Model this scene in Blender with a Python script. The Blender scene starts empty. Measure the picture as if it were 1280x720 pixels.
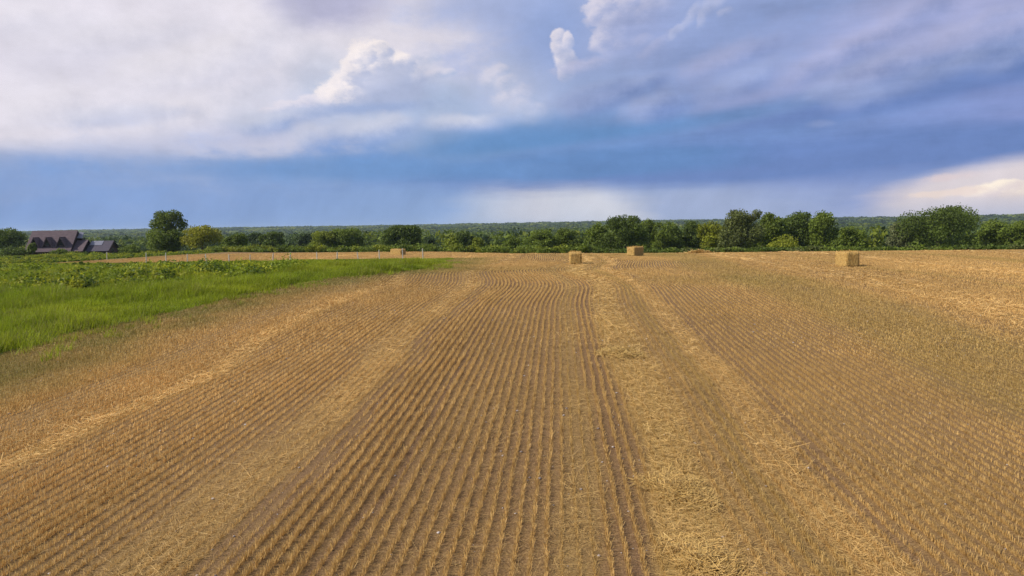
import bpy, math, os
import numpy as np
from mathutils import Matrix, Vector

SC = bpy.context.scene
COL = SC.collection
RNG = np.random.default_rng(11)
R = math.radians

# ------------------------------------------------------------------ camera
FPX, CX, CY = 870.0, 640.0, 360.0          # focal length in pixels of the 1280 wide photograph
CAM_H = 4.2
YAW, PITCH, ROLL = R(-3.95), R(5.12), R(0.85)
fwd = Vector((math.sin(YAW) * math.cos(PITCH), math.cos(YAW) * math.cos(PITCH), -math.sin(PITCH)))
right = fwd.cross(Vector((0, 0, 1))).normalized()
up = right.cross(fwd)
r2 = right * math.cos(ROLL) - up * math.sin(ROLL)
u2 = up * math.cos(ROLL) + right * math.sin(ROLL)
M3 = Matrix((r2, u2, -fwd)).transposed()
cam_data = bpy.data.cameras.new("camera")
cam = bpy.data.objects.new("camera", cam_data)
COL.objects.link(cam)
cam.matrix_world = Matrix.Translation((0, 0, CAM_H)) @ M3.to_4x4()
cam_data.sensor_width = 36.0
cam_data.lens = FPX / 1280.0 * 36.0
cam_data.clip_start, cam_data.clip_end = 0.1, 30000.0
SC.camera = cam


def ray(px, py):
    return (M3 @ Vector(((px - CX) / FPX, -(py - CY) / FPX, -1.0))).normalized()


def azel(px, py):
    d = ray(px, py)
    return math.degrees(math.atan2(d.x, d.y)), math.degrees(math.asin(d.z))


def swell(y):
    """the field climbs gently away from the camera to a low crest"""
    return np.interp(y, SWELL_Y, SWELL_Z)


SWELL_Y = np.arange(-60, 400, 1.0)
SWELL_Z = np.interp(SWELL_Y, [0, 8, 14, 20, 30, 43, 55, 75, 150, 260], [0, 0, 0.2, 0.45, 0.9, 1.2, 1.1, 0.85, 0.3, 0])
SWELL_Z = np.convolve(np.pad(SWELL_Z, 4, mode='edge'), np.hanning(11)[1:-1] / np.hanning(11).sum(), mode='valid')


def hit(px, py):
    """where the line of sight through a pixel meets the field"""
    d = ray(px, py)
    z = 0.0
    for _ in range(30):
        t = (z - CAM_H) / d.z
        z = 0.5 * z + 0.5 * float(swell(d.y * t))
    return d.x * t, d.y * t


def at(px, py, Y):
    d = ray(px, py)
    t = Y / d.y
    return d.x * t, Y, CAM_H + d.z * t


# ------------------------------------------------------------------ exposure
SC.view_settings.view_transform = 'Standard'
SC.view_settings.look = 'None'
SC.view_settings.gamma = 1.0
SC.view_settings.use_curve_mapping = False
SC.view_settings.exposure = 0.15
SC.render.engine = 'CYCLES'
SC.cycles.use_denoising = True
SC.cycles.denoising_prefilter = 'NONE'
SC.cycles.max_bounces = 6
SC.cycles.diffuse_bounces = 3
SC.cycles.transparent_max_bounces = 8
SC.cycles.volume_bounces = 0
SC.cycles.sample_clamp_indirect = 4.0

# ------------------------------------------------------------------ sun
SUN_AZ, SUN_EL = R(-108.0), R(40.0)        # azimuth from +Y towards +X: left and a little behind the camera
sd = bpy.data.lights.new("sun", 'SUN')
sd.energy, sd.angle, sd.color = 4.9, R(0.6), (1.0, 0.93, 0.82)
sun = bpy.data.objects.new("sun", sd)
COL.objects.link(sun)
svec = Vector((math.sin(SUN_AZ) * math.cos(SUN_EL), math.cos(SUN_AZ) * math.cos(SUN_EL), math.sin(SUN_EL)))
sun.rotation_euler = (-svec).to_track_quat('-Z', 'Y').to_euler()
sun.location = svec * 200


def lin(r, g, b):
    f = lambda c: (c / 255 / 12.92) if c <= 10.3 else ((c / 255 + 0.055) / 1.055) ** 2.4
    return (f(r), f(g), f(b))


# ------------------------------------------------------------------ world: sky texture with a thunder sky of clouds in front of it
class Nodes:
    def __init__(self, tree):
        self.t = tree
        self.n = tree.nodes
        self.l = tree.links

    def new(self, kind, **kw):
        n = self.n.new(kind)
        for k, v in kw.items():
            setattr(n, k, v)
        return n

    def put(self, sock, v):
        if isinstance(v, bpy.types.NodeSocket):
            self.l.new(v, sock)
        else:
            sock.default_value = v

    def math(self, op, a, b=0.0, c=0.0, clamp=False):
        n = self.new('ShaderNodeMath', operation=op, use_clamp=clamp)
        self.put(n.inputs[0], a); self.put(n.inputs[1], b); self.put(n.inputs[2], c)
        return n.outputs[0]

    def vmath(self, op, a, b=(0, 0, 0)):
        n = self.new('ShaderNodeVectorMath', operation=op)
        self.put(n.inputs[0], a); self.put(n.inputs[1], b)
        return n.outputs['Value'] if op in ('LENGTH', 'DOT_PRODUCT') else n.outputs[0]

    def mix(self, f, a, b, blend='MIX'):
        n = self.new('ShaderNodeMix', data_type='RGBA', blend_type=blend)
        self.put(n.inputs[0], f)
        for s, v in ((n.inputs[6], a), (n.inputs[7], b)):
            self.put(s, v if isinstance(v, bpy.types.NodeSocket) else (*v[:3], 1.0))
        return n.outputs[2]

    def noise(self, vec, scale, detail=4.0, rough=0.55, w=None):
        n = self.new('ShaderNodeTexNoise')
        self.put(n.inputs['Vector'], vec)
        n.inputs['Scale'].default_value = scale
        n.inputs['Detail'].default_value = detail
        n.inputs['Roughness'].default_value = rough
        return n.outputs['Fac']

    def mapr(self, v, a, b, c=0.0, d=1.0, smooth=True):
        n = self.new('ShaderNodeMapRange', interpolation_type='SMOOTHSTEP' if smooth else 'LINEAR')
        self.put(n.inputs['Value'], v)
        for i, x in zip(('From Min', 'From Max', 'To Min', 'To Max'), (a, b, c, d)):
            n.inputs[i].default_value = x
        return n.outputs['Result']

    def ramp(self, v, stops):
        n = self.new('ShaderNodeValToRGB')
        self.put(n.inputs[0], v)
        e = n.color_ramp.elements
        while len(e) < len(stops):
            e.new(0.5)
        for i, (p, c) in enumerate(stops):
            e[i].position = p
            e[i].color = (*c[:3], 1.0)
        return n.outputs[0]


world = bpy.data.worlds.new("World")
SC.world = world
world.use_nodes = True
world.cycles.sampling_method = 'MANUAL'
world.cycles.sample_map_resolution = 256
W = Nodes(world.node_tree)
W.n.clear()
sky = W.new('ShaderNodeTexSky', sky_type='NISHITA')
sky.sun_disc = False
sky.sun_elevation = SUN_EL
sky.sun_rotation = SUN_AZ
SKY_STRENGTH = 0.1
tc = W.new('ShaderNodeTexCoord')
D = tc.outputs['Generated']
sep = W.new('ShaderNodeSeparateXYZ')
W.l.new(D, sep.inputs[0])
AZ = W.math('MULTIPLY', W.math('ARCTAN2', sep.outputs[0], sep.outputs[1]), 57.29578)
EL = W.math('MULTIPLY', W.math('ARCSINE', sep.outputs[2]), 57.29578)
comb = W.new('ShaderNodeCombineXYZ')
W.l.new(AZ, comb.inputs[0]); W.l.new(EL, comb.inputs[1])
P = comb.outputs[0]
Dst = W.vmath('MULTIPLY', D, (1.0, 1.0, 2.2))
n_big = W.noise(Dst, 3.2, 5, 0.55)
n_mid = W.noise(W.vmath('ADD', Dst, (3.1, 7.7, 1.3)), 9.0, 6, 0.58)
n_puf = W.noise(W.vmath('ADD', D, (9.1, 2.2, 5.3)), 24.0, 6, 0.6)
n_fin = W.noise(W.vmath('ADD', W.vmath('MULTIPLY', D, (1.0, 1.0, 1.6)), (1.1, 4.2, 8.3)), 55.0, 5, 0.6)
n_str = W.noise(W.vmath('ADD', W.vmath('MULTIPLY', D, (1.0, 1.0, 7.0)), (4.4, 1.2, 0.3)), 5.0, 5, 0.55)
NZ = {'b': n_big, 'm': n_mid, 'p': n_puf, 'f': n_fin, 's': n_str}
# warped plane of directions (degrees)
wcol = W.new('ShaderNodeTexNoise')
W.l.new(Dst, wcol.inputs['Vector'])
wcol.inputs['Scale'].default_value = 7.0
wcol.inputs['Detail'].default_value = 5.0
PW = W.vmath('ADD', P, W.vmath('MULTIPLY', W.vmath('SUBTRACT', wcol.outputs['Color'], (0.5, 0.5, 0.5)), (3.4, 1.7, 0.0)))
PPD = FPX * math.pi / 180


def yel(y):
    return azel(640, y)[1]


elmax = yel(-120)
col = W.ramp(W.math('DIVIDE', EL, elmax, clamp=True), [
    (0.00, lin(130, 158, 210)), (yel(225) / elmax, lin(112, 148, 206)), (yel(180) / elmax, lin(105, 146, 205)),
    (yel(135) / elmax, lin(132, 160, 210)), (yel(70) / elmax, lin(158, 174, 217)), (1.0, lin(172, 181, 218))])


CHAIN = {'n': 0, True: PW, False: P}


def layer(c, x, y, rx, ry, rgb, op=1.0, soft=0.5, rot=0.0, nz='m', namp=0.8, warp=True):
    """one bank of cloud: an ellipse of directions round (x, y) whose edge is broken up by noise"""
    CHAIN['n'] += 1
    if CHAIN['n'] % 7 == 0:
        # orders the evaluation (the layers are worked out in turn, which keeps the shader's memory small)
        tiny = W.vmath('MULTIPLY', c, (1e-7, 1e-7, 1e-7))
        CHAIN[True] = W.vmath('ADD', PW, tiny)
        CHAIN[False] = W.vmath('ADD', P, tiny)
    a, e = azel(x, y)
    m = W.new('ShaderNodeMapping', vector_type='TEXTURE')
    W.l.new(CHAIN[warp], m.inputs['Vector'])
    m.inputs['Location'].default_value = (a, e, 0)
    m.inputs['Rotation'].default_value = (0, 0, R(rot))
    m.inputs['Scale'].default_value = (rx / PPD, ry / PPD, 1)
    d = W.vmath('LENGTH', m.outputs[0])
    d = W.math('ADD', d, W.math('MULTIPLY', W.math('SUBTRACT', NZ[nz], 0.5), namp * 2))
    f = W.mapr(d, 1.0 - soft, 1.0 + soft, op, 0.0)
    return W.mix(f, c, lin(*rgb))


def puffs(c, spots, lit, shade, op=0.95, soft=0.22, namp=0.55, nz='f', foot=0.3):
    """heaped cumulus: each head bright towards the sun (upper left) and grey on its lee, crisp above and melting below"""
    for (x, y, rx, ry, rot) in spots:
        CHAIN['n'] += 1
        if CHAIN['n'] % 4 == 0:
            tiny = W.vmath('MULTIPLY', c, (1e-7, 1e-7, 1e-7))
            CHAIN[True] = W.vmath('ADD', PW, tiny)
            CHAIN[False] = W.vmath('ADD', P, tiny)
        a, e = azel(x, y)
        m = W.new('ShaderNodeMapping', vector_type='TEXTURE')
        W.l.new(CHAIN[False], m.inputs['Vector'])
        m.inputs['Location'].default_value = (a, e, 0)
        m.inputs['Rotation'].default_value = (0, 0, R(rot))
        m.inputs['Scale'].default_value = (rx / PPD, ry / PPD, 1)
        q = m.outputs[0]
        n0 = W.math('SUBTRACT', NZ[nz], 0.5)
        d = W.math('ADD', W.vmath('LENGTH', q), W.math('MULTIPLY', n0, namp * 2))
        f = W.mapr(d, 1.0 - soft, 1.0 + soft, op, 0.0)
        g = W.math('ADD', W.vmath('DOT_PRODUCT', q, (-0.55, 0.75, 0)), W.math('MULTIPLY', n0, 1.6))
        f = W.math('MULTIPLY', f, W.mapr(W.vmath('DOT_PRODUCT', q, (-0.2, 1.0, 0)), -1.2, 0.0, foot, 1.0))
        c = W.mix(f, c, W.mix(W.mapr(g, -0.8, 0.7), lin(*shade), lin(*lit)))
    return c


#SKYLAYERS
# left bank of white cloud and its ragged blue underside
col = layer(col, 560, 40, 280, 120, (180, 188, 220), 0.9, 0.75, 8, 'b', 0.7)
col = layer(col, 60, 20, 400, 165, (226, 221, 232), 1.0, 0.34, 3, 'm', 0.8)
col = layer(col, 230, 100, 165, 66, (223, 219, 231), 0.9, 0.4, 12, 'm', 0.8)
col = layer(col, 340, 130, 60, 22, (206, 208, 226), 0.7, 0.6, 10, 'p', 0.8)
col = layer(col, 70, 55, 60, 35, (208, 206, 224), 0.4, 0.9, 0, 'm', 0.8)
col = layer(col, 415, 4, 60, 22, (168, 170, 206), 0.75, 0.7, 5, 'm', 0.8)
col = layer(col, 600, 8, 60, 20, (160, 174, 214), 0.6, 0.8, 0, 'm', 0.7)
col = layer(col, 300, 212, 320, 16, (110, 151, 208), 0.8, 0.9, 0, 's', 0.5)
col = layer(col, 320, 165, 120, 16, (172, 183, 219), 0.6, 0.8, 8, 'm', 0.8)
col = layer(col, 50, 188, 110, 10, (168, 182, 219), 0.3, 0.8, 6, 'm', 0.8)
# veil below the cumulus
col = layer(col, 540, 148, 120, 38, (166, 185, 219), 0.85, 0.6, -8, 'm', 0.9)
col = layer(col, 505, 165, 30, 18, (178, 190, 220), 0.6, 0.5, -40, 'p', 0.8)
col = layer(col, 650, 118, 55, 40, (184, 193, 221), 0.85, 0.6, 0, 'p', 0.7)
col = layer(col, 650, 174, 150, 22, (94, 140, 194), 0.9, 0.9, 6, 'b', 0.4)
# cumulus towers: blue air to the left of the tower, then its puffs, then its shaded lee side
col = layer(col, 402, 98, 28, 26, (188, 198, 221), 0.85, 0.8, 0, 'p', 0.4)
col = puffs(col, [(398, 127, 24, 9, 0), (368, 133, 26, 7, 0), (345, 140, 20, 6, 0)], (222, 217, 229), (178, 187, 217), 0.85)
col = puffs(col, [(500, 100, 30, 24, 0), (432, 118, 34, 20, 0), (452, 104, 34, 24, 0), (494, 84, 24, 18, 0), (466, 82, 32, 26, 0), (444, 90, 18, 18, 0), (474, 64, 16, 12, 0), (454, 70, 16, 13, 0), (505, 76, 13, 10, 0)], (248, 238, 237), (178, 187, 217))
col = layer(col, 494, 112, 38, 24, (170, 181, 213), 0.92, 0.6, 12, 'p', 0.4, False)
col = layer(col, 478, 98, 26, 10, (196, 200, 223), 0.6, 0.8, 20, 'f', 0.6, False)
col = layer(col, 450, 136, 75, 6, (152, 171, 212), 0.8, 0.8, 4, 'f', 0.5, False)
col = puffs(col, [(532, 71, 18, 10, 0), (548, 92, 16, 7, 0), (562, 90, 9, 5, 0), (645, 124, 26, 20, 0), (668, 138, 15, 8, 0), (652, 134, 16, 10, 0), (620, 98, 20, 15, 0), (634, 104, 15, 11, 0), (628, 88, 10, 7, 0)], (214, 212, 228), (172, 186, 218), 0.85, 0.35)
col = layer(col, 640, 140, 40, 12, (176, 189, 220), 0.6, 0.8, 0, 'p', 0.5, False)
# blue hole round the middle towers
col = layer(col, 695, 40, 60, 60, (140, 162, 211), 0.85, 0.8, 0, 'b', 0.4)
col = puffs(col, [(708, 90, 11, 14, 0), (706, 74, 14, 14, 0), (702, 58, 14, 14, 0), (698, 46, 9, 9, 0), (710, 50, 7, 9, 0)], (232, 225, 234), (174, 184, 217), 0.95, 0.2)
col = puffs(col, [(805, 14, 34, 22, 0), (790, 30, 30, 20, 0), (768, 58, 20, 12, 0), (752, 54, 16, 12, 0), (768, 38, 24, 20, 0), (768, 14, 34, 24, 0), (752, 6, 18, 16, 0), (745, 20, 9, 10, 0)], (224, 218, 231), (168, 178, 216), 0.95, 0.25, 0.6)
col = layer(col, 808, 42, 38, 30, (170, 178, 216), 0.75, 0.7, 0, 'p', 0.7)
col = puffs(col, [(735, 83, 38, 8, 10), (805, 52, 15, 7, 0), (822, 58, 22, 8, 28), (832, 50, 15, 7, 30)], (196, 196, 223), (164, 176, 215), 0.8, 0.5, 0.8)
col = puffs(col, [(846, 40, 13, 6, 40), (858, 30, 11, 7, 30), (870, 16, 15, 8, 40), (890, 8, 15, 9, 20), (906, 16, 10, 6, 0), (877, 28, 6, 9, 0), (900, 4, 9, 8, 0)], (216, 215, 232), (168, 180, 217), 0.9, 0.32, 0.8)
col = layer(col, 745, 108, 60, 16, (158, 175, 214), 0.7, 0.7, 0, 'p', 0.7)
# right half: layered lavender and slate
col = layer(col, 980, 75, 190, 90, (128, 150, 202), 0.85, 0.9, 0, 'b', 0.5)
col = layer(col, 930, 70, 60, 30, (152, 167, 211), 0.5, 0.8, 10, 'p', 0.8)
col = layer(col, 1240, 6, 220, 42, (170, 173, 213), 0.8, 0.8, 13, 'm', 0.8)
col = layer(col, 1120, 72, 150, 16, (156, 165, 210), 0.7, 0.8, 15, 's', 0.9)
col = layer(col, 1200, 66, 130, 12, (150, 160, 209), 0.6, 0.8, 12, 's', 0.9)
col = layer(col, 1260, 92, 200, 18, (104, 128, 186), 0.95, 0.7, 9, 's', 0.5, False)
col = layer(col, 1070, 132, 190, 11, (106, 132, 189), 0.95, 0.8, 9, 's', 0.5, False)
col = layer(col, 880, 152, 190, 8, (110, 142, 196), 0.8, 0.9, 9, 's', 0.5, False)
col = layer(col, 720, 171, 160, 8, (98, 142, 196), 0.85, 0.9, 5, 's', 0.4, False)
col = layer(col, 1260, 152, 260, 34, (132, 145, 198), 0.95, 0.3, 8, 's', 0.3, False)
col = layer(col, 1000, 178, 190, 16, (116, 146, 204), 0.7, 0.8, 7, 's', 0.6, False)
col = layer(col, 780, 185, 170, 9, (112, 147, 202), 0.35, 0.9, 4, 's', 0.6, False)
for a in ((1024, 155, 12, 3.5), (948, 106, 5, 3.5), (885, 128, 8, 4)):
    col = layer(col, *a, (150, 165, 209), 0.4, 0.7, 0, 'f', 0.9, False)
# lumps in the storm bank and along its ragged top
srng = np.random.default_rng(21)
col = puffs(col, [(x, 118 + (x - 900) * -0.09 + srng.uniform(-24, 30), srng.uniform(26, 58), srng.uniform(10, 20), srng.uniform(0, 16)) for x in srng.uniform(690, 1290, 17)],
            (158, 171, 212), (104, 131, 190), 0.62, 0.5, 0.7, 'p', 0.15)
col = puffs(col, [(x, 70 + (x - 1000) * -0.11 + srng.uniform(-28, 22), srng.uniform(34, 70), srng.uniform(12, 22), srng.uniform(4, 18)) for x in srng.uniform(900, 1290, 8)],
            (178, 181, 217), (126, 146, 200), 0.55, 0.55, 0.7, 'p', 0.15)
col = puffs(col, [(x, srng.uniform(146, 178), srng.uniform(26, 56), srng.uniform(9, 17), srng.uniform(-6, 8)) for x in srng.uniform(150, 620, 12)],
            (204, 208, 227), (138, 164, 213), 0.6, 0.5, 0.7, 'p', 0.15)
col = puffs(col, [(x, srng.uniform(0, 150), srng.uniform(40, 80), srng.uniform(20, 38), srng.uniform(-6, 12)) for x in srng.uniform(0, 350, 9)],
            (233, 228, 236), (208, 208, 226), 0.5, 0.6, 0.7, 'p', 0.2)
# rain curtains, and the flat dark cloud base they fall from
col = layer(col, 1010, 275, 180, 62, (136, 153, 202), 0.9, 0.6, 0, 's', 0.2, False)
col = layer(col, 780, 285, 230, 66, (164, 178, 211), 0.85, 0.35, 0, 's', 0.3, False)
col = layer(col, 690, 285, 115, 68, (207, 209, 220), 1.0, 0.3, -4, 's', 0.35, False)
col = layer(col, 655, 285, 42, 58, (222, 217, 222), 0.6, 0.5, -8, 's', 0.3, False)
col = layer(col, 430, 274, 210, 48, (146, 173, 213), 0.7, 0.7, 0, 's', 0.2, False)
col = layer(col, 60, 262, 360, 48, (128, 157, 207), 0.9, 0.5, 0, 's', 0.3, False)
col = layer(col, 1010, 198, 430, 24, (102, 131, 189), 0.92, 0.4, 2, 's', 0.45, False)
col = layer(col, 740, 206, 190, 18, (98, 138, 193), 0.85, 0.35, 2, 's', 0.5, False)
col = layer(col, 470, 212, 170, 12, (106, 148, 203), 0.7, 0.7, 0, 's', 0.5, False)
# break in the storm at the right
col = layer(col, 1345, 262, 180, 46, (172, 176, 210), 0.5, 0.45, 3, 's', 0.2, False)
col = layer(col, 1320, 258, 158, 50, (222, 212, 217), 1.0, 0.22, 3, 's', 0.2, False)
col = puffs(col, [(1275, 238, 22, 8, 0), (1248, 237, 26, 8, 6), (1230, 240, 18, 6, 0), (1258, 231, 13, 6, 0)], (255, 241, 224), (226, 212, 216), 1.0, 0.25, 0.5)
for a in ((1190, 241, 30, 4, 4), (1206, 238, 12, 4, 8), (1165, 243, 16, 3, 0)):
    col = layer(col, *a[:4], (238, 220, 212), 0.9, 0.5, a[4], 'f', 0.9, False)
col = layer(col, 1182, 222, 20, 4, (226, 209, 212), 0.8, 0.6, 6, 'f', 0.9, False)
col = layer(col, 1330, 234, 40, 10, (238, 222, 212), 0.9, 0.5, 4, 'f', 0.8, False)
col = layer(col, 1200, 252, 50, 3, (220, 211, 216), 0.7, 0.8, 2, 's', 0.4, False)
col = layer(col, 1240, 266, 110, 11, (188, 192, 214), 0.6, 0.9, 0, 's', 0.3, False)
#ENDSKYLAYERS
# soft billow shading over everything, and rain streaks low down
sh = W.math('ADD', W.math('MULTIPLY', W.math('SUBTRACT', n_mid, 0.5), 0.34), W.math('ADD', W.math('MULTIPLY', W.math('SUBTRACT', n_puf, 0.5), 0.22), W.math('MULTIPLY', W.math('SUBTRACT', n_fin, 0.5), 0.10)))
storm = W.math('MULTIPLY', W.mapr(AZ, -2, 8), W.mapr(EL, yel(225), yel(190)))
sh = W.math('ADD', sh, W.math('MULTIPLY', W.math('MULTIPLY', W.math('SUBTRACT', n_str, 0.5), 0.5), storm))
shear = W.new('ShaderNodeCombineXYZ')
W.l.new(W.math('ADD', sep.outputs[0], W.math('MULTIPLY', sep.outputs[2], -0.45)), shear.inputs[0])
W.l.new(sep.outputs[1], shear.inputs[1])
W.l.new(W.math('MULTIPLY', sep.outputs[2], 0.5), shear.inputs[2])
streak = W.noise(shear.outputs[0], 17.0, 3, 0.55)
low = W.mapr(EL, yel(255), yel(205), 1.0, 0.0)
sh = W.math('MULTIPLY', sh, W.math('SUBTRACT', 1.0, W.math('MULTIPLY', low, 0.6)))
sh = W.math('ADD', sh, W.math('MULTIPLY', W.math('MULTIPLY', W.math('SUBTRACT', streak, 0.5), 0.34), low))
mul = W.new('ShaderNodeVectorMath', operation='SCALE')
W.l.new(col, mul.inputs[0])
W.l.new(W.math('ADD', sh, 1.0), mul.inputs['Scale'])
clouds = W.new('ShaderNodeVectorMath', operation='SCALE')
hsv = W.new('ShaderNodeHueSaturation')
hsv.inputs['Saturation'].default_value = 0.97
W.l.new(mul.outputs[0], hsv.inputs['Color'])
W.l.new(hsv.outputs[0], clouds.inputs[0])
clouds.inputs['Scale'].default_value = 0.90 / SKY_STRENGTH
# storm ahead; broken cloud with open sky overhead and behind
ahead = W.mapr(W.math('ABSOLUTE', AZ), 75, 130, 1.0, 0.25)
high = W.mapr(EL, 25, 60, 1.0, 0.55)
cover = W.math('MULTIPLY', ahead, high)
bg = W.new('ShaderNodeBackground')
bg.inputs['Strength'].default_value = SKY_STRENGTH
W.l.new(W.mix(cover, sky.outputs[0], clouds.outputs[0]), bg.inputs['Color'])
# the rest of the sky, away from the storm: plain broken cloud
bg2 = W.new('ShaderNodeBackground')
bg2.inputs['Strength'].default_value = SKY_STRENGTH
plain = W.new('ShaderNodeVectorMath', operation='SCALE')
W.l.new(W.mix(W.mapr(n_big, 0.35, 0.65), lin(150, 172, 214), lin(214, 212, 226)), plain.inputs[0])
plain.inputs['Scale'].default_value = 0.90 / SKY_STRENGTH
W.l.new(W.mix(cover, sky.outputs[0], plain.outputs[0]), bg2.inputs['Color'])
front = W.math('MULTIPLY', W.mapr(W.math('ABSOLUTE', W.math('ADD', AZ, 4.0)), 48, 60, 1.0, 0.0), W.mapr(EL, 21, 29, 1.0, 0.0))
front = W.math('MULTIPLY', front, W.mapr(EL, -2.5, -1.0))
mx = W.new('ShaderNodeMixShader')
W.l.new(front, mx.inputs[0]); W.l.new(bg2.outputs[0], mx.inputs[1]); W.l.new(bg.outputs[0], mx.inputs[2])
wo = W.new('ShaderNodeOutputWorld')
W.l.new(mx.outputs[0], wo.inputs['Surface'])

SKY_ONLY = False
HAZE = 0.0001


# ------------------------------------------------------------------ helpers
def vnoise(x, y, s, seed=0):
    """smooth value noise, 0..1"""
    x = np.asarray(x, float) / s + seed * 17.31 + 1000
    y = np.asarray(y, float) / s + seed * 7.77 + 1000
    xi, yi = np.floor(x), np.floor(y)
    fx, fy = x - xi, y - yi
    fx, fy = fx * fx * (3 - 2 * fx), fy * fy * (3 - 2 * fy)

    def h(a, b):
        v = np.sin(a * 127.1 + b * 311.7 + seed * 74.7) * 43758.5453
        return v - np.floor(v)
    return (h(xi, yi) * (1 - fx) + h(xi + 1, yi) * fx) * (1 - fy) + (h(xi, yi + 1) * (1 - fx) + h(xi + 1, yi + 1) * fx) * fy


def sstep(v, a, b):
    t = np.clip((v - a) / (b - a), 0, 1)
    return t * t * (3 - 2 * t)


def edge_y(x):
    return np.interp(x, [-400, -85, -62, -48, -16, -6, 8, 64, 400], [160, 160, 118, 108, 97, 84, 79, 74, 66])


def wob(x, y):
    return 0.10 * (vnoise(x, y, 30, 5) - 0.5) * 2


def terrain(x, y):
    x, y = np.asarray(x, float), np.asarray(y, float)
    e = y - edge_y(x)
    r = np.hypot(x, y)
    z = swell(y) + wob(x, y) * sstep(r, 20, 45) - 0.9 * sstep(-x, 56, 76) * sstep(y, 62, 90)
    z = z - 6.2 * sstep(e, -3, 80) - 6.2 * sstep(e, 60, 330)
    far = sstep(r, 450, 2700)
    z = z + far * (13.5 + 7 * (vnoise(x, y, 900, 3) - 0.5) + 5 * (vnoise(x, y, 420, 4) - 0.5) + np.clip(x, -1500, 1500) * 0.0022)
    z = z + sstep(r, 150, 500) * 3.0 * (vnoise(x, y, 160, 9) - 0.5)
    return z


def mesh_from(name, verts, faces4, mat, colors=None, parent=None, smooth=False, link=True):
    """verts (n,3), faces4 (m,4) quads; colors (m,3) per face"""
    verts = np.asarray(verts, np.float32)
    faces4 = np.asarray(faces4, np.int32)
    me = bpy.data.meshes.new(name)
    n, m = len(verts), len(faces4)
    k = faces4.shape[1]
    me.vertices.add(n)
    me.vertices.foreach_set('co', verts.ravel())
    me.loops.add(m * k)
    me.loops.foreach_set('vertex_index', faces4.ravel())
    me.polygons.add(m)
    me.polygons.foreach_set('loop_start', np.arange(0, m * k, k, dtype=np.int32))
    if smooth:
        me.polygons.foreach_set('use_smooth', np.ones(m, bool))
    me.update(calc_edges=True)
    if colors is not None:
        a = me.attributes.new('tint', 'FLOAT_COLOR', 'FACE')
        c = np.ones((m, 4), np.float32)
        c[:, :3] = colors
        a.data.foreach_set('color', c.ravel())
    me.materials.append(mat)
    if not link:
        return me
    o = bpy.data.objects.new(name, me)
    COL.objects.link(o)
    if parent:
        o.parent = parent
    return o


def tag(o, label=None, cat=None, group=None, kind=None):
    if label: o['label'] = label
    if cat: o['category'] = cat
    if group: o['group'] = group
    if kind: o['kind'] = kind
    return o


def empty(name, loc, rz=0.0):
    o = bpy.data.objects.new(name, None)
    o.empty_display_size = 0.3
    COL.objects.link(o)
    o.location = loc
    o.rotation_euler = (0, 0, rz)
    return o


def strips(base, tip, width, wdir):
    """thin quads from base to tip, (n,3) arrays; width (n,), wdir (n,3) unit"""
    n = len(base)
    w = wdir * width[:, None] * 0.5
    v = np.empty((n, 4, 3), np.float32)
    v[:, 0] = base - w; v[:, 1] = base + w; v[:, 2] = tip + w * 0.75; v[:, 3] = tip - w * 0.75
    return v.reshape(-1, 3), np.arange(n * 4).reshape(n, 4)


def unit(v):
    return v / np.maximum(np.linalg.norm(v, axis=-1, keepdims=True), 1e-9)


def cards(c, nrm, size, rng, flat=0.75):
    """rhombic leaf cards at c with normals nrm"""
    n = len(c)
    a = unit(np.cross(nrm, unit(rng.normal(size=(n, 3)))))
    b = np.cross(nrm, a)
    a = a * size[:, None]
    b = b * size[:, None] * flat
    v = np.empty((n, 4, 3), np.float32)
    v[:, 0] = c - a; v[:, 1] = c - b; v[:, 2] = c + a; v[:, 3] = c + b
    return v.reshape(-1, 3), np.arange(n * 4).reshape(n, 4)


# ------------------------------------------------------------------ materials
def material(name):
    m = bpy.data.materials.new(name)
    m.use_nodes = True
    t = Nodes(m.node_tree)
    b = m.node_tree.nodes['Principled BSDF']
    b.inputs['Roughness'].default_value = 0.8
    b.inputs['Specular IOR Level'].default_value = 0.25
    return m, t, b


def tint_material(name, rough=0.7, translucent=0.25, spec=0.2, var=0.0):
    """colour comes from each blade's or leaf's own tint"""
    m, t, b = material(name)
    b.inputs['Roughness'].default_value = rough
    b.inputs['Specular IOR Level'].default_value = spec
    at_ = t.new('ShaderNodeAttribute', attribute_name='tint')
    c = at_.outputs['Color']
    t.l.new(c, b.inputs['Base Color'])
    if translucent > 0:
        tr = t.new('ShaderNodeBsdfTranslucent')
        t.l.new(c, tr.inputs['Color'])
        ms = t.new('ShaderNodeMixShader')
        ms.inputs[0].default_value = translucent
        t.l.new(b.outputs[0], ms.inputs[1]); t.l.new(tr.outputs[0], ms.inputs[2])
        t.l.new(ms.outputs[0], m.node_tree.nodes['Material Output'].inputs['Surface'])
    return m


def noise_material(name, c1, c2, scale, rough=0.85, detail=5, bump=0.0, stretch=(1, 1, 1), spec=0.2):
    m, t, b = material(name)
    b.inputs['Roughness'].default_value = rough
    b.inputs['Specular IOR Level'].default_value = spec
    tc_ = t.new('ShaderNodeTexCoord')
    v = t.vmath('MULTIPLY', tc_.outputs['Object'], stretch)
    f = t.noise(v, scale, detail, 0.6)
    t.l.new(t.ramp(f, [(0.3, c1), (0.7, c2)]), b.inputs['Base Color'])
    if bump:
        bp = t.new('ShaderNodeBump')
        bp.inputs['Strength'].default_value = bump
        bp.inputs['Distance'].default_value = 0.05
        t.l.new(f, bp.inputs['Height'])
        t.l.new(bp.outputs[0], b.inputs['Normal'])
    return m


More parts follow.
